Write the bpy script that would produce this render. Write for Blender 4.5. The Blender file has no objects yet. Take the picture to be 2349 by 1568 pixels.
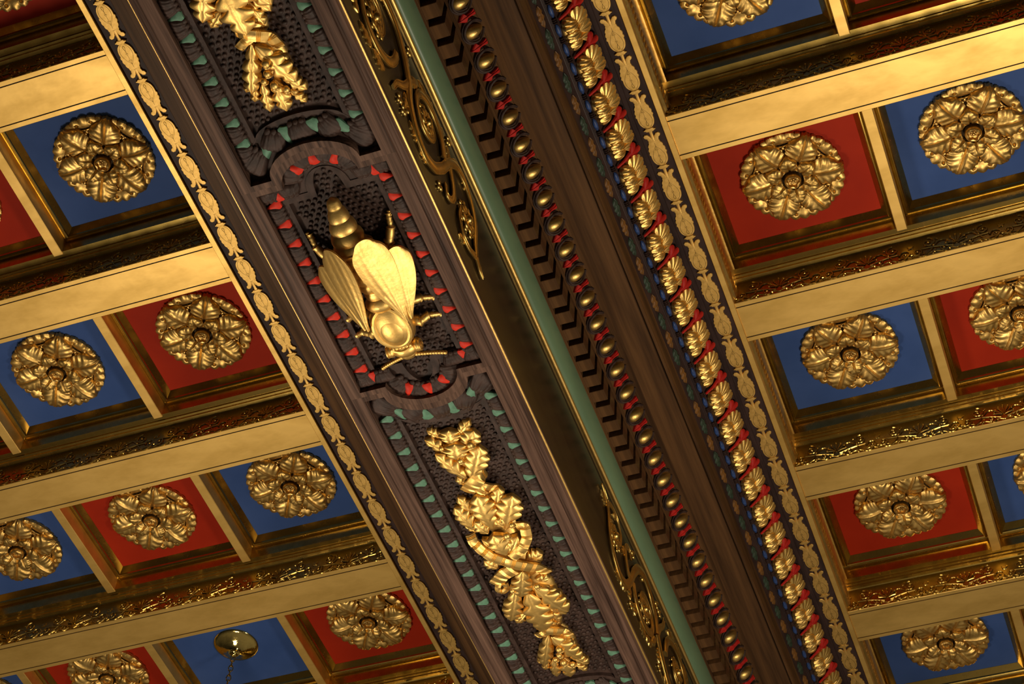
import bpy, math, random
import numpy as np
from mathutils import Matrix, Vector
random.seed(7); RNG = np.random.default_rng(7)
C = bpy.context.scene.collection
SC = .006            # one unit = 6 mm (a thousandth of the ceiling's height above the eye)
EYE = 1.6
pi = math.pi
# ------------------------------------------------------------------ camera
cam = bpy.data.cameras.new('camera'); co = bpy.data.objects.new('camera', cam); C.objects.link(co)
FPX = 4520.2
rt = Vector((.93745665, .34325273, .05790151)); dn = Vector((-.23491278, .74656854, -.62245594)); fw = Vector((-.25688714, .56992366, .7805101))
co.matrix_world = Matrix(((rt.x, -dn.x, -fw.x, 0), (rt.y, -dn.y, -fw.y, 0), (rt.z, -dn.z, -fw.z, EYE), (0, 0, 0, 1)))
cam.sensor_fit = 'HORIZONTAL'; cam.sensor_width = 36; cam.lens = FPX * 36 / 2349
cam.clip_start = .05; cam.clip_end = 100
bpy.context.scene.camera = co
# ------------------------------------------------------------------ world, lamps, exposure
sc = bpy.context.scene
sc.view_settings.view_transform = 'Standard'; sc.view_settings.look = 'None'
sc.view_settings.exposure = 0; sc.view_settings.gamma = 1; sc.view_settings.use_curve_mapping = False
w = bpy.data.worlds.new('added_room_glow'); sc.world = w; w.use_nodes = True
bg = w.node_tree.nodes['Background']; bg.inputs[1].default_value = .24
def _n(t): return w.node_tree.nodes.new(t)
_tc = _n('ShaderNodeTexCoord'); _dp = _n('ShaderNodeVectorMath'); _dp.operation = 'DOT_PRODUCT'; _cr = _n('ShaderNodeValToRGB'); _lk = w.node_tree.links.new
_dp.inputs[1].default_value = Vector((0, .42, -.9075))       # added soft glow from below and ahead; dim elsewhere so near faces stay dark
_lk(_tc.outputs['Generated'], _dp.inputs[0]); _lk(_dp.outputs['Value'], _cr.inputs[0]); _lk(_cr.outputs[0], bg.inputs[0])
_cr.color_ramp.elements[0].position = 0; _cr.color_ramp.elements[0].color = (.035, .026, .016, 1)
_cr.color_ramp.elements[1].position = 1; _cr.color_ramp.elements[1].color = (1, .86, .64, 1)
for _p, _c in ((.45, .10), (.72, .38)):
    _e = _cr.color_ramp.elements.new(_p); _e.color = (_c, _c * .85, _c * .62, 1)
def lamp(name, t, s, z, watts, size, col=(1, .86, .66)):
    l = bpy.data.lights.new(name, 'POINT'); l.energy = watts; l.shadow_soft_size = size; l.color = col
    o = bpy.data.objects.new(name, l); C.objects.link(o); o.location = (t * SC, s * SC, EYE + z * SC)
    return o
lamp('chandelier_light', -600, 760, 430, 225, .4)
lamp('chandelier_light', 50, 740, 430, 285, .4)
# ------------------------------------------------------------------ materials
def mat(name, base, metal=0, rough=.5, spec=.5, dark=None, nscale=(8, 8, 8), lo=.35, hi=.65, bump=0, bscale=60, detail=4, rvar=0, coat=0):
    m = bpy.data.materials.new(name); m.use_nodes = True
    nt = m.node_tree; N = nt.nodes; L = nt.links; b = N['Principled BSDF']
    b.inputs['Base Color'].default_value = (*base, 1); b.inputs['Metallic'].default_value = metal
    b.inputs['Roughness'].default_value = rough; b.inputs['Specular IOR Level'].default_value = spec
    if coat: b.inputs['Coat Weight'].default_value = coat; b.inputs['Coat Roughness'].default_value = .15
    tc = N.new('ShaderNodeTexCoord'); mp = N.new('ShaderNodeMapping'); L.new(tc.outputs['Object'], mp.inputs[0])
    mp.inputs['Scale'].default_value = nscale
    if dark:
        n = N.new('ShaderNodeTexNoise'); n.inputs['Scale'].default_value = 1; n.inputs['Detail'].default_value = detail; n.inputs['Roughness'].default_value = .6
        L.new(mp.outputs[0], n.inputs[0])
        r = N.new('ShaderNodeValToRGB'); r.color_ramp.elements[0].position = lo; r.color_ramp.elements[1].position = hi
        r.color_ramp.elements[0].color = (*dark, 1); r.color_ramp.elements[1].color = (*base, 1)
        L.new(n.outputs[0], r.inputs[0]); L.new(r.outputs[0], b.inputs['Base Color'])
        if rvar:
            mr = N.new('ShaderNodeMapRange'); mr.inputs[3].default_value = rough + rvar; mr.inputs[4].default_value = rough - rvar
            L.new(n.outputs[0], mr.inputs[0]); L.new(mr.outputs[0], b.inputs['Roughness'])
    if bump:
        n2 = N.new('ShaderNodeTexNoise'); n2.inputs['Scale'].default_value = bscale; n2.inputs['Detail'].default_value = 3
        L.new((mp if dark and nscale[1] < nscale[0] else tc).outputs[0 if dark and nscale[1] < nscale[0] else 'Object'], n2.inputs[0])
        bp = N.new('ShaderNodeBump'); bp.inputs['Strength'].default_value = bump; bp.inputs['Distance'].default_value = .004
        L.new(n2.outputs[0], bp.inputs['Height']); L.new(bp.outputs[0], b.inputs['Normal'])
    return m
GOLD = mat('gilding', (.84, .56, .18), 1, .45, dark=(.66, .42, .11), nscale=(22, 22, 22), bump=.25, bscale=70, rvar=.06)
GOLDB = mat('gilding_bright', (.87, .58, .19), 1, .48, dark=(.80, .51, .15), nscale=(22, 22, 22), bump=.22, bscale=60, rvar=.05)
GOLDR = mat('gilding_rosette', (.74, .48, .155), 1, .45, dark=(.46, .285, .08), nscale=(25, 25, 25), bump=.25, bscale=70, rvar=.06)
LEAFG = mat('gold_leaf_sheet', (.92, .60, .18), 1, .52, dark=(.68, .425, .11), nscale=(4, 9, 9), lo=.30, hi=.62, bump=.10, bscale=18, rvar=.06)
SCRG = mat('gilding_scroll', (.86, .57, .17), 1, .34, dark=(.70, .45, .12), nscale=(22, 22, 22), bump=.2, bscale=40)
WOOD = mat('dark_oak', (.185, .105, .074), 0, .50, .07, dark=(.036, .020, .015), nscale=(60, 1.8, 60), lo=.34, hi=.74, bump=.35, bscale=1.6, detail=6)
CWOOD = mat('cornice_oak', (.140, .066, .025), 0, .48, .12, dark=(.036, .017, .008), nscale=(26, 1.1, 26), lo=.32, hi=.7, bump=.15, bscale=2, detail=6)
CARV = mat('carved_oak', (.062, .036, .029), 0, .36, .22, dark=(.026, .015, .012), nscale=(40, 18, 40), bump=.3, bscale=40)
BLACK = mat('dark_ground', (.050, .028, .024), 0, .5, .15, dark=(.026, .015, .014), nscale=(40, 6, 40))
LACQ = mat('dark_lacquer', (.030, .018, .007), 0, .25, .35, dark=(.018, .011, .005), nscale=(20, 1.5, 20))
GREEN = mat('green_paint', (.130, .205, .115), 0, .40, .4, dark=(.11, .175, .10), nscale=(9, 3, 9))
TIPG = mat('green_tip_paint', (.115, .245, .165), 0, .55, .25, dark=(.08, .175, .115), nscale=(60, 60, 60))
RED = mat('red_paint', (.46, .018, .012), 0, .55, .2, dark=(.36, .012, .009), nscale=(60, 60, 60))
TIPR = mat('red_tip_paint', (.62, .032, .012), 0, .55, .2, dark=(.5, .022, .01), nscale=(60, 60, 60))
BLUE = mat('blue_bead_paint', (.040, .085, .26), 0, .45, .3, dark=(.02, .04, .12), nscale=(70, 70, 70))
PRED = mat('red_panel_paint', (.31, .018, .004), 0, .6, .12, dark=(.26, .014, .0035), nscale=(3, 3, 3), bump=.05, bscale=25)
PBLUE = mat('blue_panel_paint', (.038, .078, .235), 0, .6, .12, dark=(.028, .062, .195), nscale=(3, 3, 3), bump=.05, bscale=25)
ORNG = mat('ochre_paint', (.20, .085, .018), 0, .5, .2, dark=(.12, .055, .015), nscale=(50, 30, 50))
LEAFP = mat('green_leaf_paint', (.040, .062, .040), 0, .5, .2, dark=(.02, .03, .018), nscale=(50, 30, 50))
GOLDG = mat('gilding_polished', (.54, .365, .095), 1, .28, dark=(.42, .28, .065), nscale=(22, 22, 22), bump=.06, bscale=30, rvar=.04)
GOLDF = mat('gilding_flat', (.86, .56, .18), 1, .58, dark=(.70, .44, .12), nscale=(40, 40, 40), bump=.12, bscale=50)
BRASS = mat('polished_brass', (.62, .46, .14), 1, .10, bump=.5, bscale=28)
INK_SHADE = mat('engraved_lines_and_recess_shade', (.035, .020, .008), 0, .6, .1)
# ------------------------------------------------------------------ helpers
def wp(t, s, z): return Vector((t * SC, s * SC, EYE + z * SC))
class B:
    def __init__(s): s.V = []; s.F = []; s.n = 0
    def add(s, V, F):
        V = np.asarray(V, float).reshape(-1, 3); k = s.n
        s.V.append(V); s.F += [tuple(i + k for i in f) for f in F]; s.n += len(V); return s
def mk(name, b, m, parent=None, loc=None, rot=None, sharp=35, down=True):
    """local coordinates (u, v, n): n points out of the surface = local -Z"""
    V = np.concatenate(b.V).copy()
    if down: V[:, 2] *= -1
    me = bpy.data.meshes.new(name); me.from_pydata((V * SC).tolist(), [], b.F); me.update()
    me.polygons.foreach_set('use_smooth', [True] * len(me.polygons))
    if sharp: me.set_sharp_from_angle(angle=math.radians(sharp))
    me.materials.append(m)
    return put(name, me, parent, loc, rot)
def put(name, me, parent=None, loc=None, rot=None):
    o = bpy.data.objects.new(name, me); C.objects.link(o)
    if parent: o.parent = parent; o.location = Vector(loc or (0, 0, 0)) * SC
    else: o.location = wp(*(loc or (0, 0, 0)))
    if rot: o.rotation_euler = rot
    return o
def ab(name, b, m, parent, sharp=35):
    """vertices given in absolute (t, s, z)"""
    V = np.concatenate(b.V); base = BASE.get(parent.name) if parent else None
    if base is None: base = V.mean(0)
    b2 = B(); b2.add(V - base, b.F)
    return mk(name, b2, m, parent, (0, 0, 0) if parent else tuple(base), sharp=sharp, down=False)
BASE = {}
def thing(name, label, cat, loc, group=None, rot=None):
    o = bpy.data.objects.new(name, None); o.empty_display_size = .05; C.objects.link(o)
    o.location = wp(*loc); BASE[o.name] = np.array(loc, float)
    if rot: o.rotation_euler = rot
    o['label'] = label; o['category'] = cat; o['kind'] = 'thing'
    if group: o['group'] = group
    return o
def rep(name, obs, parent, loc, rot=None):
    """copy of a part (list: mesh objects sharing one frame) under parent"""
    c = obs.copy(); C.objects.link(c); c.parent = parent; c.location = Vector(loc) * SC
    if rot is not None: c.rotation_euler = rot
    return c
def grid(P, thk=None):
    """P: nu x nv x 3 array -> verts, faces; with thk a skirt hangs from the border"""
    P = np.asarray(P, float); nu, nv = P.shape[:2]; V = P.reshape(-1, 3)
    F = [(i * nv + j, i * nv + j + 1, (i + 1) * nv + j + 1, (i + 1) * nv + j) for i in range(nu - 1) for j in range(nv - 1)]
    if thk:
        bd = [j for j in range(nv)] + [i * nv + nv - 1 for i in range(1, nu)] + [(nu - 1) * nv + j for j in range(nv - 2, -1, -1)] + [i * nv for i in range(nu - 2, 0, -1)]
        k = len(V); D = V[bd].copy(); D[:, 2] -= thk; V = np.concatenate([V, D]); n = len(bd)
        F += [(bd[i], bd[(i + 1) % n], k + (i + 1) % n, k + i) for i in range(n)]
    return V, F
def xf(V, ang=0, off=(0, 0, 0), s=1, mir=False):
    V = np.asarray(V, float).copy() * s
    if mir: V[:, 0] *= -1
    c, q = math.cos(ang), math.sin(ang)
    x = V[:, 0] * c - V[:, 1] * q; y = V[:, 0] * q + V[:, 1] * c
    V[:, 0] = x + off[0]; V[:, 1] = y + off[1]; V[:, 2] += off[2]
    return V
def tube(path, r, ns=6, cap=True, flat=1.0):
    P = np.asarray(path, float); n = len(P); R = np.full(n, r, float) if np.isscalar(r) else np.asarray(r, float)
    T = np.gradient(P, axis=0); T /= np.linalg.norm(T, axis=1)[:, None] + 1e-9
    up = np.array([0, 0, 1.]); V = []
    for i in range(n):
        a = np.cross(T[i], up)
        if np.linalg.norm(a) < 1e-3: a = np.cross(T[i], [1, 0, 0])
        a /= np.linalg.norm(a); b_ = np.cross(a, T[i])
        for k in range(ns):
            q = 2 * pi * k / ns; V.append(P[i] + R[i] * (a * math.cos(q) + flat * b_ * math.sin(q)))
    F = [(i * ns + k, i * ns + (k + 1) % ns, (i + 1) * ns + (k + 1) % ns, (i + 1) * ns + k) for i in range(n - 1) for k in range(ns)]
    if cap: F += [tuple(range(ns)), tuple(range((n - 1) * ns, n * ns))]
    return V, F
def ball(c, r, nu=6, nv=8, half=False):
    r = (r, r, r) if np.isscalar(r) else r; V = []; F = []
    a1 = pi / 2 if half else pi
    for i in range(nu + 1):
        a = a1 * i / nu
        for j in range(nv):
            q = 2 * pi * j / nv
            V.append((c[0] + r[0] * math.sin(a) * math.cos(q), c[1] + r[1] * math.sin(a) * math.sin(q), c[2] + r[2] * math.cos(a)))
    F = [(i * nv + j, i * nv + (j + 1) % nv, (i + 1) * nv + (j + 1) % nv, (i + 1) * nv + j) for i in range(nu) for j in range(nv)]
    return V, F
def lathe(prof, ns=24):
    V = [(r * math.cos(2 * pi * k / ns), r * math.sin(2 * pi * k / ns), n) for r, n in prof for k in range(ns)]
    F = [(i * ns + k, i * ns + (k + 1) % ns, (i + 1) * ns + (k + 1) % ns, (i + 1) * ns + k) for i in range(len(prof) - 1) for k in range(ns)]
    return V, F
def slab(out, h, bev=.5, n0=0, crown=0):
    """outline polygon (closed list of (u,v)) raised to height h with a bevelled edge"""
    O = np.asarray(out, float); n = len(O); c = O.mean(0)
    d = O - c; L = np.linalg.norm(d, axis=1)[:, None] + 1e-9; I = c + d * np.maximum(0, 1 - bev / L)
    V = np.concatenate([np.c_[O, np.full(n, n0)], np.c_[O, np.full(n, n0 + h - bev)], np.c_[I, np.full(n, n0 + h)], [[c[0], c[1], n0 + h + crown]]])
    F = [(k * n + i, k * n + (i + 1) % n, (k + 1) * n + (i + 1) % n, (k + 1) * n + i) for k in range(2) for i in range(n)]
    F += [(2 * n + i, 2 * n + (i + 1) % n, 3 * n) for i in range(n)]
    return V, F
def prof(pts, s0, s1):
    P = np.asarray(pts, float); n = len(P)
    V = np.concatenate([np.c_[P[:, 0], np.full(n, s0), P[:, 1]], np.c_[P[:, 0], np.full(n, s1), P[:, 1]]])
    return V, [(i, i + 1, n + i + 1, n + i) for i in range(n - 1)]
def box(t0, t1, s0, s1, z0, z1):
    V = [(t, s, z) for t in (t0, t1) for s in (s0, s1) for z in (z0, z1)]
    return V, [(0, 1, 3, 2), (4, 6, 7, 5), (0, 4, 5, 1), (2, 3, 7, 6), (0, 2, 6, 4), (1, 5, 7, 3)]
def arc(cx, cz, r, a0, a1, n=8):
    return [(cx + r * math.cos(math.radians(a0 + (a1 - a0) * i / n)), cz + r * math.sin(math.radians(a0 + (a1 - a0) * i / n))) for i in range(n + 1)]
def oak(L, W, nl=4, dome=1.6, curl=-1.5, n0=2, thk=2.5, nu=36, nv=13, depth=.42, rib=.5, pk=.8):
    """lobed leaf from (0,0) along +v"""
    P = np.zeros((nu + 1, nv, 3))
    for i in range(nu + 1):
        a = i / nu; env = math.sin(pi * min(1, .04 + .96 * a ** pk)) ** .55 if a < 1 else 0
        env = max(env, .10 if a < .9 else .02)
        lobe = 1 - depth * (1 - abs(math.sin(pi * (nl * a ** 1.05 + .12)))) ** 1.3
        for j in range(nv):
            v = -1 + 2 * j / (nv - 1); h = W * env * lobe
            P[i, j] = (v * h, L * (a + .16 * abs(v) * env * (1 - a)), n0 + dome * (1 - abs(v) ** 2.2) * env - rib * math.exp(-(v / .14) ** 2)
                       + .55 * rib * math.cos(2 * pi * (nl * a ** 1.05 - .4 * abs(v) - .1)) * abs(v) * env + curl * a * a - .4 * abs(v) ** 4)
    return grid(P, thk)
# ------------------------------------------------------------------ main geometry numbers (thousandths of the ceiling height)
CT = -333.                      # beam axis
S0, S1 = 300., 1260.            # run of the beam and mouldings
BAY = 146.3; ROW0 = 394.0; COLP = 112.9
FL, FR = -483.5, -183.3         # outer edges of the gold fillets
ZP, ZR = 1040., 1023.5          # panel level, rib level
ORD = ['first', 'second', 'third', 'fourth', 'fifth', 'sixth', 'seventh', 'eighth']
Rm = np.array([[.34325273, .93745665, -.05790151], [.74656854, -.23491278, .62245594], [.56992366, -.25688714, -.7805101]])
def pix(t, s, z):
    v = Rm @ np.array([s, t, -z]); return 1174.5 + FPX * v[0] / v[2], 784 + FPX * v[1] / v[2]
def seen(pts, mg):
    q = [pix(*p) for p in pts]; xs = [a for a, _ in q]; ys = [a for _, a in q]
    return max(xs) > -mg and min(xs) < 2349 + mg and max(ys) > -mg and min(ys) < 1568 + mg
# ================================================================== CEILING SLAB
b = B(); b.add(*box(-1150, 470, 230, 1450, 1046, 1054))
o = ab('ceiling', b, CWOOD, None); o['kind'] = 'structure'; o['label'] = 'flat boarded ceiling behind the coffers'; o['category'] = 'ceiling'
# ================================================================== CROSSBEAMS
def beam_mesh(t0, t1, part=0):
    hw = 16.25
    p = [(-hw - 9, 1046), (-hw - 9, 1023.5), (-hw - 5, 1023.3), (-hw - 4.6, 1022.2), (-hw - 3.2, 1022.0), (-hw - 2.8, 1021), (-hw - .6, 1020.6), (-hw, 1020)]
    face = p + [(-hw, 1000.5)]; p = [(-hw, 1046)]
    p += [(-hw + .1, 1000.3), (-hw + .4, 1000), (-hw + 3.3, 1000), (-hw + 3.35, 1002.6), (-hw + 4.1, 1002.6), (-hw + 4.15, 1000)]
    p = face if part else p + [(-a, z) for a, z in reversed(p)] + [(-a, z) for a, z in reversed(face)]
    P = np.array(p); n = len(P)
    V = np.concatenate([np.c_[np.full(n, t0), P], np.c_[np.full(n, t1), P]])
    bb = B(); bb.add(V, [(i, i + 1, n + i + 1, n + i) for i in range(n - 1)] + ([] if part else [tuple(range(n)), tuple(range(n, 2 * n))])); return bb
# vine relief on the near face: local u along the beam, v down, n out
def spiral(c, r0, r1, a0, turns, n=26):
    return [(c[0] + (r0 + (r1 - r0) * k / n) * math.cos(a0 + 2 * pi * turns * k / n), c[1] + (r0 + (r1 - r0) * k / n) * math.sin(a0 + 2 * pi * turns * k / n), .35) for k in range(n + 1)]
def vine_mesh():
    bb = B()
    for k in range(-3, 4):                                   # palmette
        a = k * .42; L = 8.2 - .5 * abs(k)
        P = [(math.sin(a) * L * f, 4.5 - math.cos(a) * L * f, .3 + .5 * math.sin(pi * f)) for f in np.linspace(.15, 1, 8)]
        bb.add(*tube(P, [.25 + .75 * f ** 1.5 for f in np.linspace(.15, 1, 8)], 6, flat=.8))
        bb.add(*ball((P[-1][0], P[-1][1], .4), .95, 4, 7))
    q = np.linspace(-28.2, 28.2, 90); bb.add(*tube(np.c_[q, 9.0 - 1.7 * np.abs(np.sin(q * pi / 9.4)), np.full(90, .25)], .42, 6))
    for x in np.arange(-23.5, 28, 9.4): bb.add(*ball((x, 8.0, .3), .75, 4, 7))
    for sg in (-1, 1):
        bb.add(*tube([(sg * (2 + 26 * f), 4.0 - 6.2 * math.sin(2 * pi * f) , .35) for f in np.linspace(0, 1, 24)], .6, 6))
        bb.add(*tube([(sg * (2 + 20 * f), 6.5 - 3 * math.sin(pi * f) - 8 * f * f + 4 * f, .4) for f in np.linspace(0, 1, 14)], np.linspace(.9, .45, 14), 6))
        bb.add(*tube(spiral((sg * 8, 6.2), 3.6, .5, pi / 2 if sg > 0 else pi / 2, 1.4 * sg), np.linspace(.75, .35, 27), 6))
        bb.add(*tube(spiral((sg * 17, -2.5), 4.6, .6, -pi / 2, -1.5 * sg), np.linspace(.8, .35, 27), 6))
        bb.add(*tube(spiral((sg * 24.5, 4.6), 3.9, .5, pi, 1.4 * sg), np.linspace(.8, .35, 27), 6))
        for (x, y, a, L) in ((13, 5.2, .5, 5), (21, 7.2, -1.2, 4), (11, -4, 2.4, 4.5), (26, -3, .9, 5)):
            V, F = oak(L, 1.6, 2, .5, 0, .3, .5, 10, 5, .3, .15); bb.add(xf(V, -a * sg, (sg * x, y, 0)), F)
        for x, y in ((8, 6.2), (17, -2.5), (24.5, 4.6), (14, 1.5), (28, 6.5)): bb.add(*ball((sg * x, y, .35), .9, 4, 7))
    return bb
VINE = None
CB = {}
for side, t0, t1 in (('left', -1130., FL + .5), ('right', FR - .5, 450.)):
    rows = [j for j in range(-2, 5)]
    k = 0
    for j in rows:
        s = 597.2 + BAY * j + 16.25
        if not seen([(a, s + d, 1000) for a in np.linspace(t0, t1, 60) for d in (-16, 16)], 60): continue
        tm = -560. if side == 'left' else -100.
        th = thing('crossbeam', f'flat gilded crossbeam with thin dark grooves, {ORD[k]} from top, {side} of dark beam', 'beam', (tm, s, 1000), 'gilded crossbeams of the coffered ceiling')
        CB[(side, j)] = k; k += 1
        mk('beam_body', B().add(*(lambda q: (np.concatenate(q.V) - [0, 0, 1000], q.F))(beam_mesh(t0 - tm, t1 - tm))), LEAFG, th, down=False, sharp=25)
        mk('face_molding', B().add(*(lambda q: (np.concatenate(q.V) - [0, 0, 1000], q.F))(beam_mesh(t0 - tm, t1 - tm, 1))), GOLDG, th, down=False, sharp=25)
        for d in (-1, 1):
            mk('groove', B().add(*(lambda q: (np.array(q[0]) - [0, 0, 1000], q[1]))(box(t0 - tm, t1 - tm, d * 12.55 - .42, d * 12.55 + .42, 1000.35, 1002.2))), INK_SHADE, th, down=False)
        i0 = (t1 - 30 if side == 'left' else t0 + 30)
        for i in range(16):
            u = i0 - i * COLP / 2 if side == 'left' else i0 + i * COLP / 2
            if not (t0 < u < t1) or not seen([(u - 35, s - 16, 1000), (u + 35, s - 16, 1020)], 60): continue
            if VINE is None: VINE = mk('vine_relief', vine_mesh(), GOLDG, th, (u - tm, -16.2, 10.3), (-pi / 2, 0, 0))
            else: rep('vine_relief', VINE, th, (u - tm, -16.2, 10.3), (-pi / 2, 0, 0))
# ================================================================== COFFERS, RIBS, ROSETTES
def rect_loop(ht, hs, z): return [(-ht, -hs, z), (ht, -hs, z), (ht, hs, z), (-ht, hs, z)]
pr = [(0, ZR + 22), (0, ZR), (.0, ZR + 9.2), (.5, ZR + 10.6), (1.5, ZR + 11.6), (2.0, ZR + 11.2), (2.4, ZR + 10.4), (3.1, ZR + 10.2), (3.7, ZR + 10.8), (3.8, ZR + 12.2), (6.9, ZP - .2), (6.9, ZP + 1)]
pr = pr[1:]
def frame_mesh():
    V = []
    for e, z in pr: V += rect_loop(53.4 - e, 48.4 - e, z - ZP)
    F = [(k * 4 + i, k * 4 + (i + 1) % 4, k * 4 + 4 + (i + 1) % 4, k * 4 + 4 + i) for k in range(len(pr) - 1) for i in range(4)]
    return B().add(V, F)
def petal(r0, r1, W, n0, rise, rip, npin, fold, base=.55, peak=.50, nu=34, nv=33, droop=2.2, thk=3.0, jag=.03, edge=1.6, slit=0):
    """broad petal with a paired midrib and veins slanting out to a scalloped edge"""
    P = np.zeros((nu + 1, nv, 3)); L = r1 - r0
    for i in range(nu + 1):
        a = i / nu
        h = W * (base + (1 - base) * math.sin(pi / 2 * min(1, a / peak))) if a < peak else W * (1 - .52 * ((a - peak) / (1 - peak)) ** 2.4)
        for j in range(nv):
            v = -1 + 2 * j / (nv - 1); av = abs(v)
            ph = npin * (a * 1.02 - .30 * av); sc_ = math.cos(2 * pi * ph)
            sc2 = math.cos(2 * pi * (1.9 * v)) * a ** 4
            x = v * h * (1 + jag * sc_); y = r0 + L * a * (1 + jag * .6 * sc2) - 1.5 * av * av * (1 - a) - L * .20 * av ** 2.4 * a ** 2
            n = n0 + rise * math.sin(pi * (.05 + .60 * a)) - droop * a ** 3 + rip * (sc_ * av ** 1.1 * (1 - .3 * a) + .7 * sc2) - edge * av ** 4 - .8 * edge * max(0, (a - .86) / .14) ** 2
            n += -fold * math.exp(-(v * h / .45) ** 2) + .6 * fold * math.exp(-((abs(v * h) - 1.1) / .5) ** 2)
            if slit: n -= slit * math.exp(-(v * h / .5) ** 2) * max(0, 1 - a * 1.8)
            P[i, j] = (x, y, n)
    return grid(P, thk)
def rosette_meshes():
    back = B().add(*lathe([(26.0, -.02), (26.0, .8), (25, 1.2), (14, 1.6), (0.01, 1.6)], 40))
    op = B().add(*petal(12.8, 32.4, 9.9, 5.0, 3.6, .50, 4.2, .65, .66, .48, 36, 37, 2.0, 3.6, edge=2.2))
    ip = B().add(*petal(7.2, 17.6, 5.6, 6.6, 3.2, .38, 3.2, .3, .66, .52, 22, 23, 1.4, 3.6, slit=1.1, edge=1.7))
    rim = B(); nu, nv = 14, 61; P = np.zeros((nu + 1, nv, 3))
    for j in range(nv):
        q = -1 + 2 * j / (nv - 1); f = q * .50
        lob = abs(math.sin(pi * (2.5 * q + .5))) ** .55
        ro = 33.0 - 1.0 * q * q - 1.2 * (1 - lob) - .35 * abs(math.sin(pi * 11 * q)) - 4.0 * max(0, abs(q) - .8) / .2
        ri = 25.9 - .8 * math.cos(pi * q) + .6 * abs(q)
        for i in range(nu + 1):
            a = i / nu; r = ri + (ro - ri) * a
            n = 2.2 + 1.6 * math.sin(pi * (.08 + .75 * a)) + .45 * math.cos(2 * pi * 2.5 * q) * a - .5 * q * q
            for qq in (-.36, .36): n -= 2.4 * math.exp(-(((q - qq) * 13) ** 2 + (r - 28.6) ** 2) / .55)
            P[i, j] = (r * math.sin(f), r * math.cos(f), n)
    rim.add(*grid(P, 2.4))
    for sg in (-1, 1):
        V, F = oak(6.2, 2.2, 2, .9, -.3, 2.6, 2.0, 12, 7, .3, .3); rim.add(xf(V, -sg * 1.15, (sg * .8, 20.6, 0)), F)
        rim.add(*tube([(sg * (.4 + 7.5 * f), 24.0 + 1.2 * f - 2.2 * f * f, 3.6 - .6 * f) for f in np.linspace(0, 1, 8)], .5, 6))
    for dx, dy in ((0, 23.0), (-1.5, 21.4), (1.5, 21.4)): rim.add(*ball((dx, dy, 3.4), (1.05, 1.6, 1.4), 5, 8))
    bt = B()
    ns = 40; V = []
    for r, n, st in ((4.6, 3, 0), (5.0, 5, 0), (5.3, 7.0, 0), (5.1, 8.6, .01), (4.6, 9.6, .03), (4.1, 9.9, .08), (3.6, 9.7, .16), (3.2, 8.8, .20), (3.0, 7.4, .1), (.01, 7.2, 0)):
        for k in range(ns): V.append((r * (1 + st * math.cos(5 * 2 * pi * k / ns)) * math.cos(2 * pi * k / ns), r * (1 + st * math.cos(5 * 2 * pi * k / ns)) * math.sin(2 * pi * k / ns), n))
    bt.add(V, [(i * ns + k, i * ns + (k + 1) % ns, (i + 1) * ns + (k + 1) % ns, (i + 1) * ns + k) for i in range(9) for k in range(ns)])
    for k in range(6): bt.add(*ball((1.5 * math.cos(k * pi / 3), 1.5 * math.sin(k * pi / 3), 7.9), .78, 4, 7))
    bt.add(*ball((0, 0, 8.4), .85, 4, 7))
    return back, op, ip, rim, bt
PROTO = {}
def place_rosette(loc, label):
    th = thing('rosette', label, 'rosette', loc, 'gilded rosettes in the ceiling coffers')
    if not PROTO:
        bk, op, ip, rm, bt = rosette_meshes()
        PROTO['b'] = mk('backplate', bk, INK_SHADE, th); PROTO['t'] = mk('button', bt, GOLDR, th)  # backplate painted dark to stand for the shade between the petals
        PROTO['o'] = mk('outer_petal', op, GOLDR, th, rot=(0, 0, 0)); PROTO['i'] = mk('inner_petal', ip, GOLDR, th); PROTO['r'] = mk('rim_leaf', rm, GOLDR, th)
        first = True
    else:
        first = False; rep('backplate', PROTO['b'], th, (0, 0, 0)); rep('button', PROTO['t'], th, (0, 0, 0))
    for k in range(6):
        for key, off in (('o', pi / 6), ('i', 0), ('r', 0)):
            a = (0, 0, k * pi / 3 + off)
            if first and k == 0: PROTO[key].rotation_euler = a
            else: rep(key, PROTO[key], th, (0, 0, 0), a)
RIB = None; FRM = {}; PAN = {}
def place_coffer(side, r, c, rowno):
    ct = (-539.0 - 112.6 * c) if side == 'left' else (-128.0 + COLP * c); cs = 540.3 + BAY * (r - 1)
    colr = 'red' if (r + c) % 2 == 0 else 'blue'
    where = f'row {ORD[rowno]} from the top, {ORD[c]} coffer {side} of the dark beam'
    th = thing('coffer', f'{colr} painted coffer in gilded frame, {ORD[rowno]} row from top, {ORD[c]} coffer {side} of dark beam', 'ceiling coffer', (ct, cs, ZP), 'red and blue ceiling coffers')
    if not FRM: FRM[0] = mk('frame', frame_mesh(), GOLDG, th, down=False, sharp=28)
    else: rep('frame', FRM[0], th, (0, 0, 0))
    if colr not in PAN: PAN[colr] = mk('panel', B().add(*box(-47.5, 47.5, -42.5, 42.5, 0, 1)), PRED if colr == 'red' else PBLUE, th, down=False)
    else: rep('panel', PAN[colr], th, (0, 0, 0))
    if not (side == 'left' and r == 4 and c == 1):
        place_rosette((ct, cs - .5, ZP), f'gilded leafy rosette on {colr} coffer panel, {ORD[rowno]} row from top, {ORD[c]} coffer {side} of beam')
    return ct, cs
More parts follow.
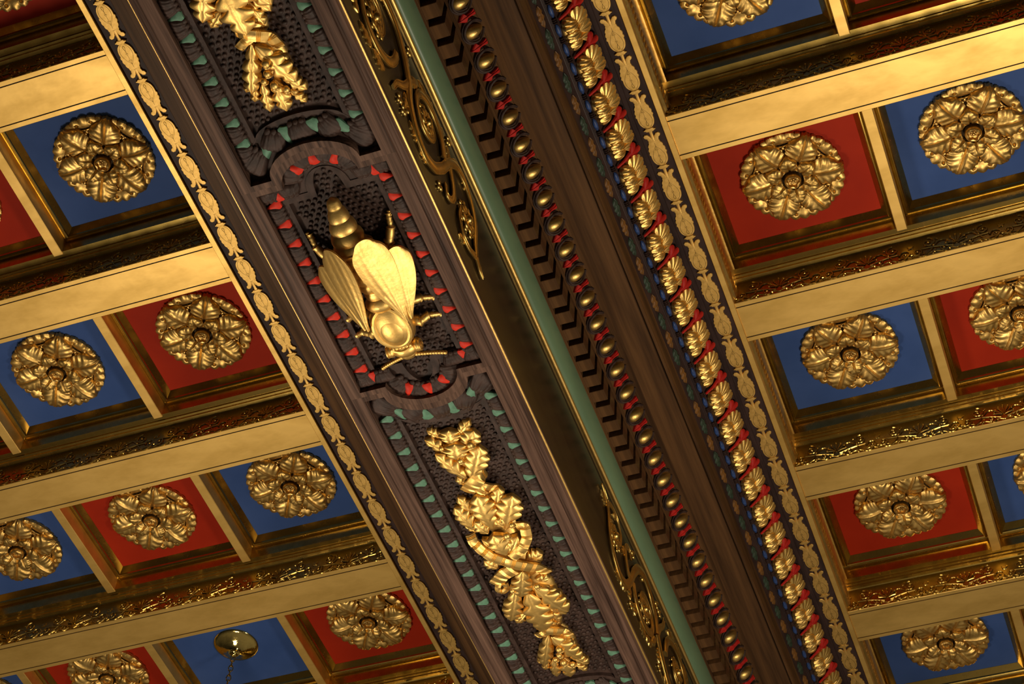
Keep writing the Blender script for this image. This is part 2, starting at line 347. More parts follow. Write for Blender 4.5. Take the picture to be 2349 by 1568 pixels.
for side in ('left', 'right'):
    rowno = -1; last = None
    for r in range(0, 7):
        for c in range(0, 5):
            ct = (-539.0 - 112.6 * c) if side == 'left' else (-128.0 + COLP * c); cs = 540.3 + BAY * (r - 1)
            if not seen([(ct + a, cs + d, 1030) for a in (-53, 53) for d in (-48, 20, 48)], -4): continue
            if last != r: rowno += 1; last = r
            place_coffer(side, r, c, rowno)
            # the rib on the far side of this coffer
            rt_ = ct - 56.3 if side == 'left' else ct + 56.45
            th = thing('coffer_rib', f'narrow gilded rib closing the {ORD[c]} coffer {side} of the beam, {ORD[rowno]} row from top', 'rib', (rt_, cs, ZR), 'narrow gilded ribs between coffers')
            if RIB is None:
                P = np.array([(-3.4, 1046 - ZR), (-3.4, .4), (-3.0, 0), (3.0, 0), (3.4, .4), (3.4, 1046 - ZR)])
                n = len(P); V = np.concatenate([np.c_[P[:, 0], np.full(n, -49.5), P[:, 1] - .8], np.c_[P[:, 0], np.full(n, 49.5), P[:, 1] - .8]])
                RIB = mk('rib_body', B().add(V, [(i, i + 1, n + i + 1, n + i) for i in range(n - 1)]), LEAFG, th, down=False, sharp=25)
            else: rep('rib_body', RIB, th, (0, 0, 0))
# ================================================================== BELLFLOWER STRIPS
def bell_meshes():
    g = B(); e = B()
    # v from 0 (leaf end) to 27.4 (round end + collar); right-hand version: round end is far
    K = 1.24
    vs = np.linspace(4.3, 24.2, 44); R_ = []; L_ = []
    for v in vs:
        f = (v - 4.3) / 19.9
        h = 1.7 + 2.28 * math.sin(pi / 2 * min(1, f / .50)) if f < .66 else 3.98 * math.sqrt(max(0, 1 - ((f - .66) / .345) ** 2.2))
        h += .42 * abs(math.sin(f * pi * 6.5)) ** .7 * (1 if f < .58 else 0)
        R_.append((K * h, v)); L_.append((-K * h, v))
    top = [(K * x, 4.3 + .8 * abs(math.sin(x * 2.4)) - .5) for x in np.linspace(-1.6, 1.6, 9)][1:-1]
    g.add(*slab(R_ + L_[::-1] + top, 1.0, .25, 0, .12))
    col_ = [(3.6 * math.cos(q) * (1 + .10 * math.cos(6 * q)), 25.2 + 1.35 * math.sin(q) * (1 + .12 * math.cos(6 * q))) for q in np.linspace(0, 2 * pi, 31)[:-1]]
    g.add(*slab(col_, 1.4, .3, 0, .1))
    g.add(*tube([(0, 26, .5), (0, 28, .5), (0, 31, .5), (0, 33.5, .5)], [1.5, 1.0, 1.0, 1.5], 8, flat=.5))
    for sg in (-1, 1):
        lf = [(-.5, 0), (-.3, 1.6), (.2, 3.4), (1.4, 5.0), (2.7, 5.2), (3.5, 4.2), (3.2, 3.0), (2.3, 2.2), (1.9, .8), (1.0, -.6)]
        P = np.array([(sg * (.9 + 1.25 * x), 6.4 - 1.10 * y) for x, y in lf]); g.add(*slab(P, 1.05, .3, 0, .15))
    # engraved marks
    drop = [(.95 * math.sin(q) * (.55 + .45 * math.cos(q)), 20.6 + 1.7 * math.cos(q), 1.10) for q in np.linspace(0, 2 * pi, 15)]
    e.add(*tube(drop, .10, 5, cap=False))
    for vv, hh in ((16.6, .6), (12.0, 1.0)):
        e.add(*tube([(-hh, vv + .5, 1.1), (0, vv - 1.1, 1.12), (hh, vv + .5, 1.1), (-hh, vv + .5, 1.1)], .10, 5))
    e.add(*tube([(0, 18.9, 1.1), (0, 17.2, 1.1)], .10, 5)); e.add(*tube([(0, 15.4, 1.1), (0, 12.4, 1.1)], .09, 5)); e.add(*tube([(0, 10.8, 1.1), (0, 7.4, 1.05)], .09, 5))
    for sg in (-1, 1):
        e.add(*tube([(sg * K * (3.0 * math.sin(min(pi, .25 + q)) ** .8 * (1 if q < 1.2 else 1)), 23.4 - 14.6 * (q / pi) ** 1.15, 1.03) for q in np.linspace(0, pi * .95, 16)], .10, 5))
        e.add(*tube([(sg * 1.25, 6.3, 1.0), (sg * 1.5, 4.6, .8), (sg * 2.6, 2.4, .9)], .10, 5))
    return g, e
BG = BE = None
for side, tc, rz in (('left', -471.4, pi), ('right', -195.0, 0)):
    th = thing('bellflower_strip', f'dark strip of gilded bellflowers beside gold fillet, {side} of the dark beam', 'ornamental strip', (tc, 760, 1000), 'bellflower strips along the beam')
    sg = 1 if side == 'right' else -1
    b = B()
    edge = [(CT + sg * 126, 996), (CT + sg * 126.3, 998), (CT + sg * 128.5, 998.1), (CT + sg * 128.9, 999.2), (CT + sg * 131.3, 999.2), (CT + sg * 131.7, 1000), (CT + sg * 146, 1000), (CT + sg * 146, 1004)]
    if sg < 0: edge = [(CT - 131.3, 1000), (CT - 131.8, 1000.4), (CT - 146, 1000.4), (CT - 146, 1004)]
    b.add(*prof(edge, S0, S1)); ab('ground', b, BLACK, th)
    if sg < 0: b = B(); b.add(*prof([(CT - 121, 1012), (CT - 124.6, 1008), (CT - 124.8, 999.4), (CT - 125.2, 999), (CT - 131.0, 999), (CT - 131.4, 999.4), (CT - 131.4, 1001)], S0, S1)); ab('side_strip', b, CWOOD, th)
    b = B(); fo = FR if sg > 0 else FL; fi = fo - sg * 3.9
    b.add(*prof([(fi, 1002), (fi, 998.9), (fi + sg * .3, 998.6), (fo - sg * .3, 998.6), (fo, 998.9), (fo, 1024)], S0, S1)); ab('gold_fillet', b, LEAFG, th, sharp=25)
    if sg > 0:                                               # small leaf moulding inside the first coffers
        b = B(); b.add(*prof([(FR, 1003), (FR + 1.6, 1004.5), (FR + 2.3, 1018), (FR + 2.6, 1023.5), (FR + 3.6, 1023.6)], S0, S1))
        k = 0
        for i in range(190):
            s = 420 + i * 3.9
            b.add(*ball((FR + 2.0, s, 1010), (1.1, 1.5, 4.2), 4, 6))
        ab('leaf_edging', b, GOLD, th)
    else:
        b = B(); b.add(*prof([(FL, 1003), (FL - 2.6, 1023.5), (FL - 3.6, 1023.6)], S0, S1)); ab('leaf_edging', b, GOLD, th)
    i = 0
    for n in range(-6, 40):
        # right: drop (v~20.3) at 542.8+27.45n; left: oval at 427.5+27.4n
        s = 542.8 + 27.45 * n - 20.3 if sg > 0 else 427.5 + 27.4 * n + 19.5
        if not seen([(tc, s, 1000), (tc, s + sg * 27, 1000)], 160): continue
        loc = (0, s - 760, .2)
        if BG is None:
            g, e = bell_meshes(); BG = mk('bellflower', g, GOLDF, th, loc, (0, 0, rz)); BE = mk('engraving', e, INK_SHADE, BG)
        else:
            q = rep('bellflower', BG, th, loc, (0, 0, rz)); rep('engraving', BE, q, (0, 0, 0))
# ================================================================== MAIN BEAM
beam = thing('ceiling_beam', 'long dark oak ceiling beam hanging below the gilded coffers', 'beam', (CT, 700, 839))
for sg, nm in ((1, 'right'), (-1, 'left')):
    b = B()
    b.add(*prof([(CT + sg * 43.4, 837.5), (CT + sg * 43.6, 839.0), (CT + sg * 44.4, 839.4), (CT + sg * 45.2, 839.2), (CT + sg * 46.6, 839.0), (CT + sg * 47.6, 839.5), (CT + sg * 48, 840.4), (CT + sg * 49.5, 840.6), (CT + sg * 50.3, 842)], S0, S1))
    ab('edge_molding', b, WOOD, beam)
    b = B(); b.add(*prof(arc(CT + sg * 49.4, 840.7, .65 if sg > 0 else .3, 0, 360, 12), S0, S1)); ab('gilded_edge', b, GOLDB, beam)
b = B(); b.add(*prof([(CT - 50.3, 842), (CT - 50.5, 911), (CT - 53, 911), (CT - 58, 925), (CT - 61, 926), (CT - 69, 943), (CT - 78, 951), (CT - 84, 954.5), (CT - 104.7, 954.5), (CT - 104.7, 971), (CT - 111, 981), (CT - 117, 1000)], S0, S1))
ab('side_board', b, CWOOD, beam)
b = B(); b.add(*box(CT - 49, CT + 49, S0, S1, 853, 1000)); b.add(*box(CT - 100, CT + 100, S0, S1, 958, 1000)); ab('core', b, CWOOD, beam)
# ------------------------------------------------------------------ frieze with gilded scrolls
fr = thing('frieze_board', 'glossy dark frieze board with gilded scrollwork beside the green moulding', 'frieze', (CT + 50.5, 678, 876.5))
b = B(); b.add(*prof([(CT + 50.3, 841.5), (CT + 50.5, 842.5), (CT + 50.5, 905), (CT + 50.9, 905.4), (CT + 50.9, 911.5)], S0, S1)); ab('board', b, LACQ, fr)
def scroll_mesh():
    """u up, v = distance from the tip, n out"""
    bb = B()
    def rims(P, R):
        P = np.array(P)[:, :2]; T = np.gradient(P, axis=0); T /= np.linalg.norm(T, axis=1)[:, None] + 1e-9; N_ = np.c_[-T[:, 1], T[:, 0]]
        for d in (-1, 1): bb.add(*tube(np.c_[P + d * N_ * (np.array(R) * .95)[:, None], np.full(len(P), 1.35)], .42, 6))
    def stem(pts, r0, r1, n=30, h=.8):
        P = np.array(pts, float); t = np.linspace(0, 1, len(P)); q = np.linspace(0, 1, n)
        # smooth interpolation
        X = np.c_[np.interp(q, t, P[:, 0]), np.interp(q, t, P[:, 1])]
        for _ in range(6): X[1:-1] = .25 * X[:-2] + .5 * X[1:-1] + .25 * X[2:]
        bb.add(*tube(np.c_[X, np.full(n, h)], 1.25 * np.linspace(r0, r1, n), 8, flat=.5)); rims(X, 1.25 * np.linspace(r0, r1, n))
    def spir(c, r0, r1, a0, turns, w0=2.4, w1=1.0):
        n = 44; P = [(c[0] + (r0 + (r1 - r0) * (k / n) ** .8) * math.cos(a0 + 2 * pi * turns * k / n), c[1] + 1.25 * (r0 + (r1 - r0) * (k / n) ** .8) * math.sin(a0 + 2 * pi * turns * k / n), .8) for k in range(n + 1)]
        bb.add(*tube(P, 1.25 * np.linspace(w0, w1, n + 1), 8, flat=.5)); rims(P, 1.25 * np.linspace(w0, w1, n + 1))
    def lf(x, y, a, L, W): V, F = oak(L * 1.15, W * 1.25, 3, .8, 0, .6, 1.0, 22, 9, .4, .3); bb.add(xf(V, a, (x, y, 0)), F)
    def flower(c, r, st=1.35):
        for k in range(8): bb.add(*ball((c[0] + r * .6 * math.cos(k * pi / 4), c[1] + r * .6 * st * math.sin(k * pi / 4), .9), (r * .34, r * .42, 1.2), 5, 10))
        bb.add(*ball((c[0], c[1], 1.4), r * .35, 5, 10))
        for k in range(10): bb.add(*ball((c[0] + r * 1.02 * math.cos(k * pi / 5), c[1] + r * 1.02 * st * math.sin(k * pi / 5), .5), (r * .2, r * .26, .9), 5, 10))
    # tip
    stem([(-22, 0), (-21, 5), (-17, 11)], .7, 1.8, 14); lf(-15, 14, pi - .2, 12, 2.2)
    # calyx round the first flower
    stem([(-17, 11), (-8, 15), (6, 17), (16, 26), (21, 38), (18, 50), (8, 58), (-6, 64)], 1.4, 2.6, 40)
    stem([(-17, 11), (-22, 20), (-22, 30), (-14, 38), (-5, 37)], 1.4, 1.0, 30)
    flower((-3, 27), 8)
    lf(18, 30, -.5, 11, 3.2); lf(22, 40, .2, 12, 3.0); lf(-20, 24, .5, 10, 2.6); lf(9, 57, -1.2, 10, 3); lf(-4, 44, 1.2, 9, 2.4)
    stem([(8, 58), (0, 50), (-10, 46), (-17, 50), (-18, 56), (-12, 58)], 1.8, 1.2, 26)
    # second spiral
    stem([(-6, 64), (-18, 72), (-24, 84), (-21, 98), (-10, 110), (2, 114)], 2.6, 2.8, 40)
    spir((3, 88), 19, 4, -pi / 2, 1.35); flower((3, 88), 7.5)
    lf(-22, 78, .2, 12, 3.2); lf(-23, 92, -.1, 12, 3.2); lf(-16, 104, -.5, 12, 3); lf(20, 80, -.3, 12, 3.4); lf(22, 92, .2, 12, 3); lf(17, 104, .9, 12, 3.2); lf(14, 70, -1.5, 9, 3)
    # third spiral
    stem([(2, 114), (14, 124), (23, 138), (24, 154), (18, 172), (6, 184)], 2.8, 2.4, 40)
    stem([(2, 114), (-8, 118), (-16, 126), (-24, 128)], 2.2, 1.2, 20)
    spir((-4, 158), 22, 4, -pi / 2 + .3, -1.4); flower((-4, 158), 8)
    lf(22, 130, -.2, 13, 3.2); lf(25, 146, .1, 14, 3.2); lf(23, 164, .5, 13, 3.2); lf(-24, 138, .2, 14, 3.4); lf(-27, 154, 0, 14, 3.2); lf(-24, 172, -.5, 13, 3.2); lf(8, 118, -1.4, 11, 3); lf(-8, 112, 1.5, 10, 2.6)
    lf(4, 184, .3, 14, 4); lf(0, 186, -.6, 14, 4)
    for x, y in ((25, 118), (-22, 118), (24, 60), (-22, 62), (-24, 112)):
        bb.add(*ball((x, y, .6), (1.6, 2.2, 1.2), 5, 10)); bb.add(*ball((x - 2, y + 2.4, .6), (1.3, 1.8, 1.1), 5, 10)); bb.add(*ball((x + 1.5, y + 2.8, .6), (1.2, 1.8, 1.1), 5, 10))
    return bb
SCR = mk('gilded_scroll', scroll_mesh(), SCRG, fr, (.1, 778 - 678, 0), (0, -pi / 2, 0), sharp=75)
s2 = rep('gilded_scroll', SCR, fr, (0, 0, 0))
def frieze_mat(loc_s, flip):
    # columns: local u, v, -n  (u up, v along s, n = +x)
    if flip: R3 = Matrix(((0, 0, -1), (0, -1, 0), (1, 0, 0)))          # u up, v towards the viewer
    else: R3 = Matrix(((0, 0, -1), (0, 1, 0), (-1, 0, 0)))             # u down, v away
    return Matrix.Translation((.1 * SC, (loc_s - 678) * SC, 0)) @ R3.to_4x4()
for o, ls, fl in ((s2, 578, True), (SCR, 778, False)):
    o.matrix_local = frieze_mat(ls, fl)
# ------------------------------------------------------------------ green moulding with gold bead
gm = thing('green_molding', 'smooth green painted half-round moulding with a gold bead along the dark frieze', 'moulding', (CT + 54, 700, 918))
b = B(); b.add(*prof([(-280 + 5.5 * math.sin(a), 925 - 13.5 * math.cos(a)) for a in np.linspace(0, pi / 2, 14)], S0, S1)); ab('green_band', b, GREEN, gm)
b = B(); b.add(*prof(arc(-281.4, 911.4, 1.35, 0, 360, 14), S0, S1)); ab('gold_bead', b, GOLDB, gm)
# ------------------------------------------------------------------ dentils
dm = thing('dentil_molding', 'dark oak dentil course of close square blocks between green moulding and gold eggs', 'moulding', (-268, 700, 930))
b = B(); b.add(*prof([(-274.5, 925), (-273.9, 925), (-273.8, 926), (-273.2, 926), (-273.2, 946), (-264.3, 946), (-264.3, 942.6), (-263.6, 942.4), (-262.8, 942.4), (-262.8, 943.6)], S0, S1)); ab('backing', b, CWOOD, dm)
def bevbox(t0, t1, s0, s1, z0, z1, e=.25):
    V = []; 
    for z, k in ((z0, e), (z0 + e, 0), (z1, 0)):
        V += [(t0 , s0 + k, z), (t1 - k, s0 + k, z), (t1 - k, s1 - k, z), (t0, s1 - k, z)]
    F = [(0, 1, 2, 3)] + [(k * 4 + i, k * 4 + (i + 1) % 4, k * 4 + 4 + (i + 1) % 4, k * 4 + 4 + i) for k in range(2) for i in range(4)]
    return V, F
D0 = None
for n in range(-6, 50):
    s = 456.2 + 12.74 * n + 4.2
    if not seen([(-268, s, 930), (-268, s + 10, 930)], 160): continue
    if D0 is None: D0 = mk('dentil', B().add(*bevbox(-5.1, 3.9, 0, 8.5, -4.0, 14)), CWOOD, dm, (0, s - 700, 0), down=False, sharp=25)
    else: rep('dentil', D0, dm, (0, s - 700, 0))
# ------------------------------------------------------------------ egg and dart
em = thing('egg_and_dart_molding', 'row of gold eggs in dark loops with red darts along the dentils', 'moulding', (-258.6, 700, 947.6))
b = B(); b.add(*prof([(-262.8, 943.4), (-262.4, 944.2), (-260.0, 947.9), (-257.6, 950.6), (-254.6, 951.5), (-253.2, 951.5), (-253, 952.8), (-251, 952.8), (-249.4, 954.5)], S0, S1)); ab('bed', b, CWOOD, em)
egg = B().add(*ball((.9, 0, 0.2), (6.4, 3.9, 4.5), 12, 18))
V = np.array(egg.V[0]); V[:, 1] *= 1 + .05 * (-V[:, 0]); egg.V[0] = V
sur = B()
for k, (ru, rv, h, rr) in enumerate(((7.6, 6.3, 2.0, .7), (6.7, 5.2, 1.4, .45), (8.4, 7.3, .9, .45))):
    P = [(1.6 + ru * math.cos(q) * (1 if math.cos(q) < 0 else .92), rv * math.sin(q) * (1 if math.cos(q) < 0 else 1 - .30 * math.cos(q) ** 2), h - 1.2 * max(0, math.cos(q)) ) for q in np.linspace(.45, 2 * pi - .45, 28)]
    sur.add(*tube(P, rr, 6))
dart = B()
dart.add(*slab([(6.4, -1.8), (6.6, 1.8), (2.5, 1.3), (-1.5, 1.2), (-1.0, 3.0), (-5.4, .2), (-1.2, -3.0), (-1.5, -1.2), (2.5, -1.3)], 2.3, .6, -.6, .6))
dart.add(*tube([(6, 0, 1.9), (0, 0, 2.3), (-5, .1, 1.6)], [.5, .5, .3], 6))
E0 = None; EA = (0, -math.radians(44), 0)
for n in range(-6, 36):
    s = 481.0 + 19.28 * n
    if not seen([(-258, s - 8, 948), (-258, s + 18, 948)], 160): continue
    l1 = (0, s - 700, 0); l2 = (0, s - 700 + 9.64, 0)
    if E0 is None: E0 = (mk('egg', egg, GOLD, em, l1, EA), mk('egg_loop', sur, CARV, em, l1, EA), mk('dart', dart, RED, em, l2, EA))
    else: rep('egg', E0[0], em, l1, EA); rep('egg_loop', E0[1], em, l1, EA); rep('dart', E0[2], em, l2, EA)
# ------------------------------------------------------------------ cornice board
cb = thing('cornice_board', 'wide plain dark oak cornice board beside the row of gold eggs', 'board', (-238, 700, 955))
b = B(); b.add(*prof([(-249.4, 954.5), (-246, 954.6), (-240, 955.0), (-234, 955.6), (-230.6, 956.0), (-230.3, 955.6), (-230.1, 952.8), (-229.8, 952.5), (-228.6, 952.5), (-228.3, 952.8), (-228.3, 970.8), (-228, 971.4)], S0, S1)); ab('board', b, CWOOD, cb)
# ------------------------------------------------------------------ painted leaf moulding
pm = thing('painted_leaf_molding', 'narrow dark moulding of ochre and green painted leaves beside the cornice board', 'moulding', (-225.6, 700, 975.5))
b = B(); b.add(*prof([(-228, 971.3), (-226.6, 974.2), (-225, 976.6), (-223.3, 979.0), (-222.7, 979.2), (-222.7, 980.2), (-222.1, 980.3), (-222.1, 981), (-221.6, 981.3)], S0, S1)); ab('bed', b, BLACK, pm)
V, F = oak(14.2, 2.9, 3, .9, -.2, .4, 1, 20, 7, .4, .4); lfm = B().add(xf(V, 0, (0, -7, 0)), F)
LA = (0, -math.radians(57), 0); L0 = {}
for n in range(-6, 44):
    s = 498.5 + 15.1 * n
    if not seen([(-225, s - 7, 976), (-225, s + 7, 976)], 160): continue
    kk = n % 2
    if kk not in L0: L0[kk] = mk('leaf', lfm, LEAFP if kk else ORNG, pm, (0, s - 700, 0), LA); L0[kk]['label'] = 'green painted leaf' if kk else 'ochre painted leaf'
    else: rep('leaf', L0[kk], pm, (0, s - 700, 0), LA)
# ------------------------------------------------------------------ blue bead and reel
bm_ = thing('bead_molding', 'thin row of blue beads and dark reels under the gilded acanthus leaves', 'moulding', (-220.4, 700, 981.2))
b = B(); b.add(*prof([(-221.6, 981.3), (-220.6, 982.6), (-219.3, 982.4)], S0, S1)); ab('bed', b, BLACK, bm_)
bead = B().add(*ball((0, 0, 0), (1.5, 4.4, 1.5), 9, 10)); reel = B()
for d in (-1.0, .0, 1.0): reel.add(*ball((0, d * 1.3, 0), (1.45, .55, 1.45), 6, 10))
B0 = None
for n in range(-10, 50):
    s = 499.9 + 13.1 * n
    if not seen([(-220, s - 6, 981), (-220, s + 6, 981)], 160): continue
    if B0 is None: B0 = (mk('bead', bead, BLUE, bm_, (0, s - 700, 0)), mk('reel', reel, BLACK, bm_, (0, s - 693.45, 0)))
    else: rep('bead', B0[0], bm_, (0, s - 700, 0)); rep('reel', B0[1], bm_, (0, s - 693.45, 0))
# ------------------------------------------------------------------ acanthus moulding
am = thing('acanthus_molding', 'broad moulding of curling gilded acanthus leaves with red palmettes between', 'moulding', (-213.4, 700, 989.2))
b = B(); b.add(*prof([(-219.3, 982.4), (-217, 986.5), (-213.4, 991.5), (-208.4, 995.4), (-207, 996), (-206.7, 998)], S0, S1)); ab('bed', b, BLACK, am)
def lobe(base, ang, R, half, n0, rise, ridges, rip, lob=0, nu=16, nv=33, thk=2.5, droop=1.5):
    """one lobe of an acanthus leaf: ridges fan out from base; ang from +v towards -u"""
    P = np.zeros((nu + 1, nv, 3))
    for i in range(nu + 1):
        a = .10 + .90 * i / nu
        for j in range(nv):
            v = -1 + 2 * j / (nv - 1); f = v * half; rho = R * (1 - .22 * abs(v) ** 2)
            if lob: rho *= 1 - .15 * a * a * (1 - abs(math.sin(lob * pi * (v + 1) / 2)) ** .6)
            ph = math.cos(pi * ridges * (v + 1) + .5 * a)
            P[i, j] = (a * rho * math.sin(f), a * rho * math.cos(f), n0 + rise * math.sin(pi * (.05 + .72 * a)) - droop * a ** 3 + rip * ph * min(1, 1.6 * a) - .9 * abs(v) ** 3)
    V, F = grid(P, thk); return xf(V, ang, (base[0], base[1], 0)), F
def acanthus():
    bb = B(); h = pi / 2
    bb.add(*ball((-1, -1, 0), (7.5, 10.5, 3.4), 8, 18, half=True))
    bb.add(*lobe((2.5, 8.0), h + .05, 10.6, .55, 2.2, 2.2, 3.0, .34, 3))           # small far lobe
    bb.add(*lobe((3.0, 2.0), h - .02, 12.0, .58, 2.8, 2.8, 4.0, .36, 4))            # middle lobe
    bb.add(*lobe((3.0, -4.5), h + .12, 12.2, .62, 3.4, 3.2, 4.5, .36, 4))           # large near lobe
    bb.add(*lobe((-2.0, -2.6), -2.35, 12.2, .85, 4.4, 1.6, 4.5, .28, 5, droop=-.6))           # crown towards the upper right
    bb.add(*lobe((-1.0, 2.0), -1.75, 10.4, .66, 3.8, 1.6, 3.5, .28, 4, droop=-.6))
    bb.add(*lobe((-1.0, 6.5), -1.40, 8.2, .60, 3.0, 1.4, 2.5, .26, 3, droop=-.4))
    for x, y in ((-2.0, -1.2), (-2.2, 5.2), (3.2, -.6)): bb.add(*ball((x, y, 4.9), (.9, .7, .7), 4, 7))
    return bb
redp = B()
for a_, L, W in ((.85, 7.4, 2.2), (.0, 8.2, 2.2), (-.85, 7.4, 2.2)):
    out = [(-.6, 0), (-W, L * .60), (-W * .75, L * .95), (0, L * 1.04), (W * .75, L * .95), (W, L * .60), (.6, 0)]
    V, F = slab(out, 2.2, .7, 0, .6); redp.add(xf(V, a_ - pi / 2, (2.2, .8, 3.2)), F)
redp.add(*tube([(-8.6, 3.2, 1.4), (-3, 2.0, 3.0), (2.4, .1, 3.8)], [.8, 1.0, 1.3], 7))
A0 = None; AA = (0, -math.radians(50), 0)
for n in range(-6, 26):
    s = 532.8 + 26.2 * n + 11.5
    if not seen([(-213, s - 14, 990), (-213, s + 24, 990)], 160): continue
    l1 = (0, s - 700, 0); l2 = (0, s - 700 + 11.6, 0)
    if A0 is None: A0 = (mk('acanthus_leaf', acanthus(), GOLDB, am, l1, AA), mk('red_palmette', redp, RED, am, l2, AA))
    else: rep('acanthus_leaf', A0[0], am, l1, AA); rep('red_palmette', A0[1], am, l2, AA)
# ================================================================== SOFFIT PANELS
ZB, ZL, ZF = 837.5, 843.7, 846.0
def bumprect(hw, s0, s1, bw, bh0, bh1, nb=16, ns=14):
    """closed loop; bh>0 bulges outwards beyond s0 / s1"""
    P = []
    lin = lambda a, b, n: [tuple(np.array(a) + (np.array(b) - np.array(a)) * i / n) for i in range(n)]
    P += lin((-hw, s1), (-hw, s0), ns) + lin((-hw, s0), (-bw, s0), 3)
    P += [(-bw * math.cos(q), s0 - bh0 * math.sin(q)) for q in np.linspace(0, pi, nb + 1)[:-1]]
    P += lin((bw, s0), (hw, s0), 3) + lin((hw, s0), (hw, s1), ns) + lin((hw, s1), (bw, s1), 3)
    P += [(bw * math.cos(q), s1 + bh1 * math.sin(q)) for q in np.linspace(0, pi, nb + 1)[:-1]]
    P += lin((-bw, s1), (-hw, s1), 3)
    return P
def loops(ls):
    V = []; n = len(ls[0][0])
    for P, z in ls: V += [(CT + w_, s, z) for w_, s in P]
    F = [(k * n + i, k * n + (i + 1) % n, (k + 1) * n + (i + 1) % n, (k + 1) * n + i) for k in range(len(ls) - 1) for i in range(n)]
    return V, F, n
def field_fill(P, z, hw):
    """flat fill of a bumprect loop"""
    n = len(P); return [(CT + w_, s, z) for w_, s in P], [tuple(range(n))]
def dark_leaf():
    bb = B(); nu, nv = 30, 17; P = np.zeros((nu + 1, nv, 3))
    for i in range(nu + 1):
        a = -1 + 2 * i / nu
        for j in range(nv):
            q = -1 + 2 * j / (nv - 1); ex = 5.9 - 1.3 * q - .6 * q * q
            y = a * ex - .9 * (1 - q * q) + .4
            n = 4.0 * math.sqrt(max(0, 1 - (q * .97) ** 2)) * (1 - .50 * a ** 4) + .15 * math.cos(2 * pi * (3.2 * a * (1 + .12 * q) + .7 * q * q)) * (1 - .4 * q * q) - .35 * math.exp(-(a / .12) ** 2) * (1 - q * q)
            P[i, j] = (q * 4.5, y, n)
    bb.add(*grid(P, 1.5))
    for d in (-2.9, -.1, 2.7): bb.add(*ball((3.3, d - .2, 1.2), (1.9, 1.75, 1.5), 6, 10))
    return bb
def tip_mesh():
    nu, nv = 10, 9; P = np.zeros((nu + 1, nv, 3))
    for i in range(nu + 1):
        a = i / nu; u = -4.7 + 9.2 * a; h = .35 + 3.3 * a ** .8 * (1 if a < .8 else math.sqrt(1 - ((a - .8) / .22) ** 2)); c = 1.5 * (1 - a) ** 1.2
        for j in range(nv):
            v = -1 + 2 * j / (nv - 1)
            P[i, j] = (u, c + h * v, (.5 + 2.5 * math.sqrt(max(0, 1 - ((a * 2 - 1.15) * .86) ** 2))) * (1 - .25 * v * v))
    return B().add(*grid(P, 1.5))
DL = dark_leaf(); TP = tip_mesh()
SHARE = {}; LAST = [None]
def mold_item(key, name, bb, m, parent, loc, rz, mir, label=None):
    k = (key, mir)
    if k not in SHARE:
        q = B().add(np.concatenate(bb.V) * ([-1, 1, 1] if mir else [1, 1, 1]), bb.F)
        o = mk(name, q, m, parent, loc, (0, 0, rz)); SHARE[k] = o
    else: o = rep(name, SHARE[k], parent, loc, (0, 0, rz)); o.scale = (1, 1, 1)
    LAST[0] = o
    if label: o['label'] = label
def bosses(P_in, s0, s1, hw, inside):
    bb = B(); sp = 3.65; i = 0; y = s0 + 1.5
    while y < s1 - 1:
        x = -hw + 1.8 + (sp / 2 if i % 2 else 0)
        while x < hw - 1.5:
            a, c = x + RNG.uniform(-.55, .55), y + RNG.uniform(-.55, .55)
            if inside(a, c): V, F = lathe([(1.22, -.2), (1.22, .55), (.98, .95), (.55, 1.15), (.01, 1.2)], 10); bb.add(np.array(V) * [1, 1, -1] + [CT + a, c, ZF], F)
            x += sp
        y += sp * .88; i += 1
    return bb
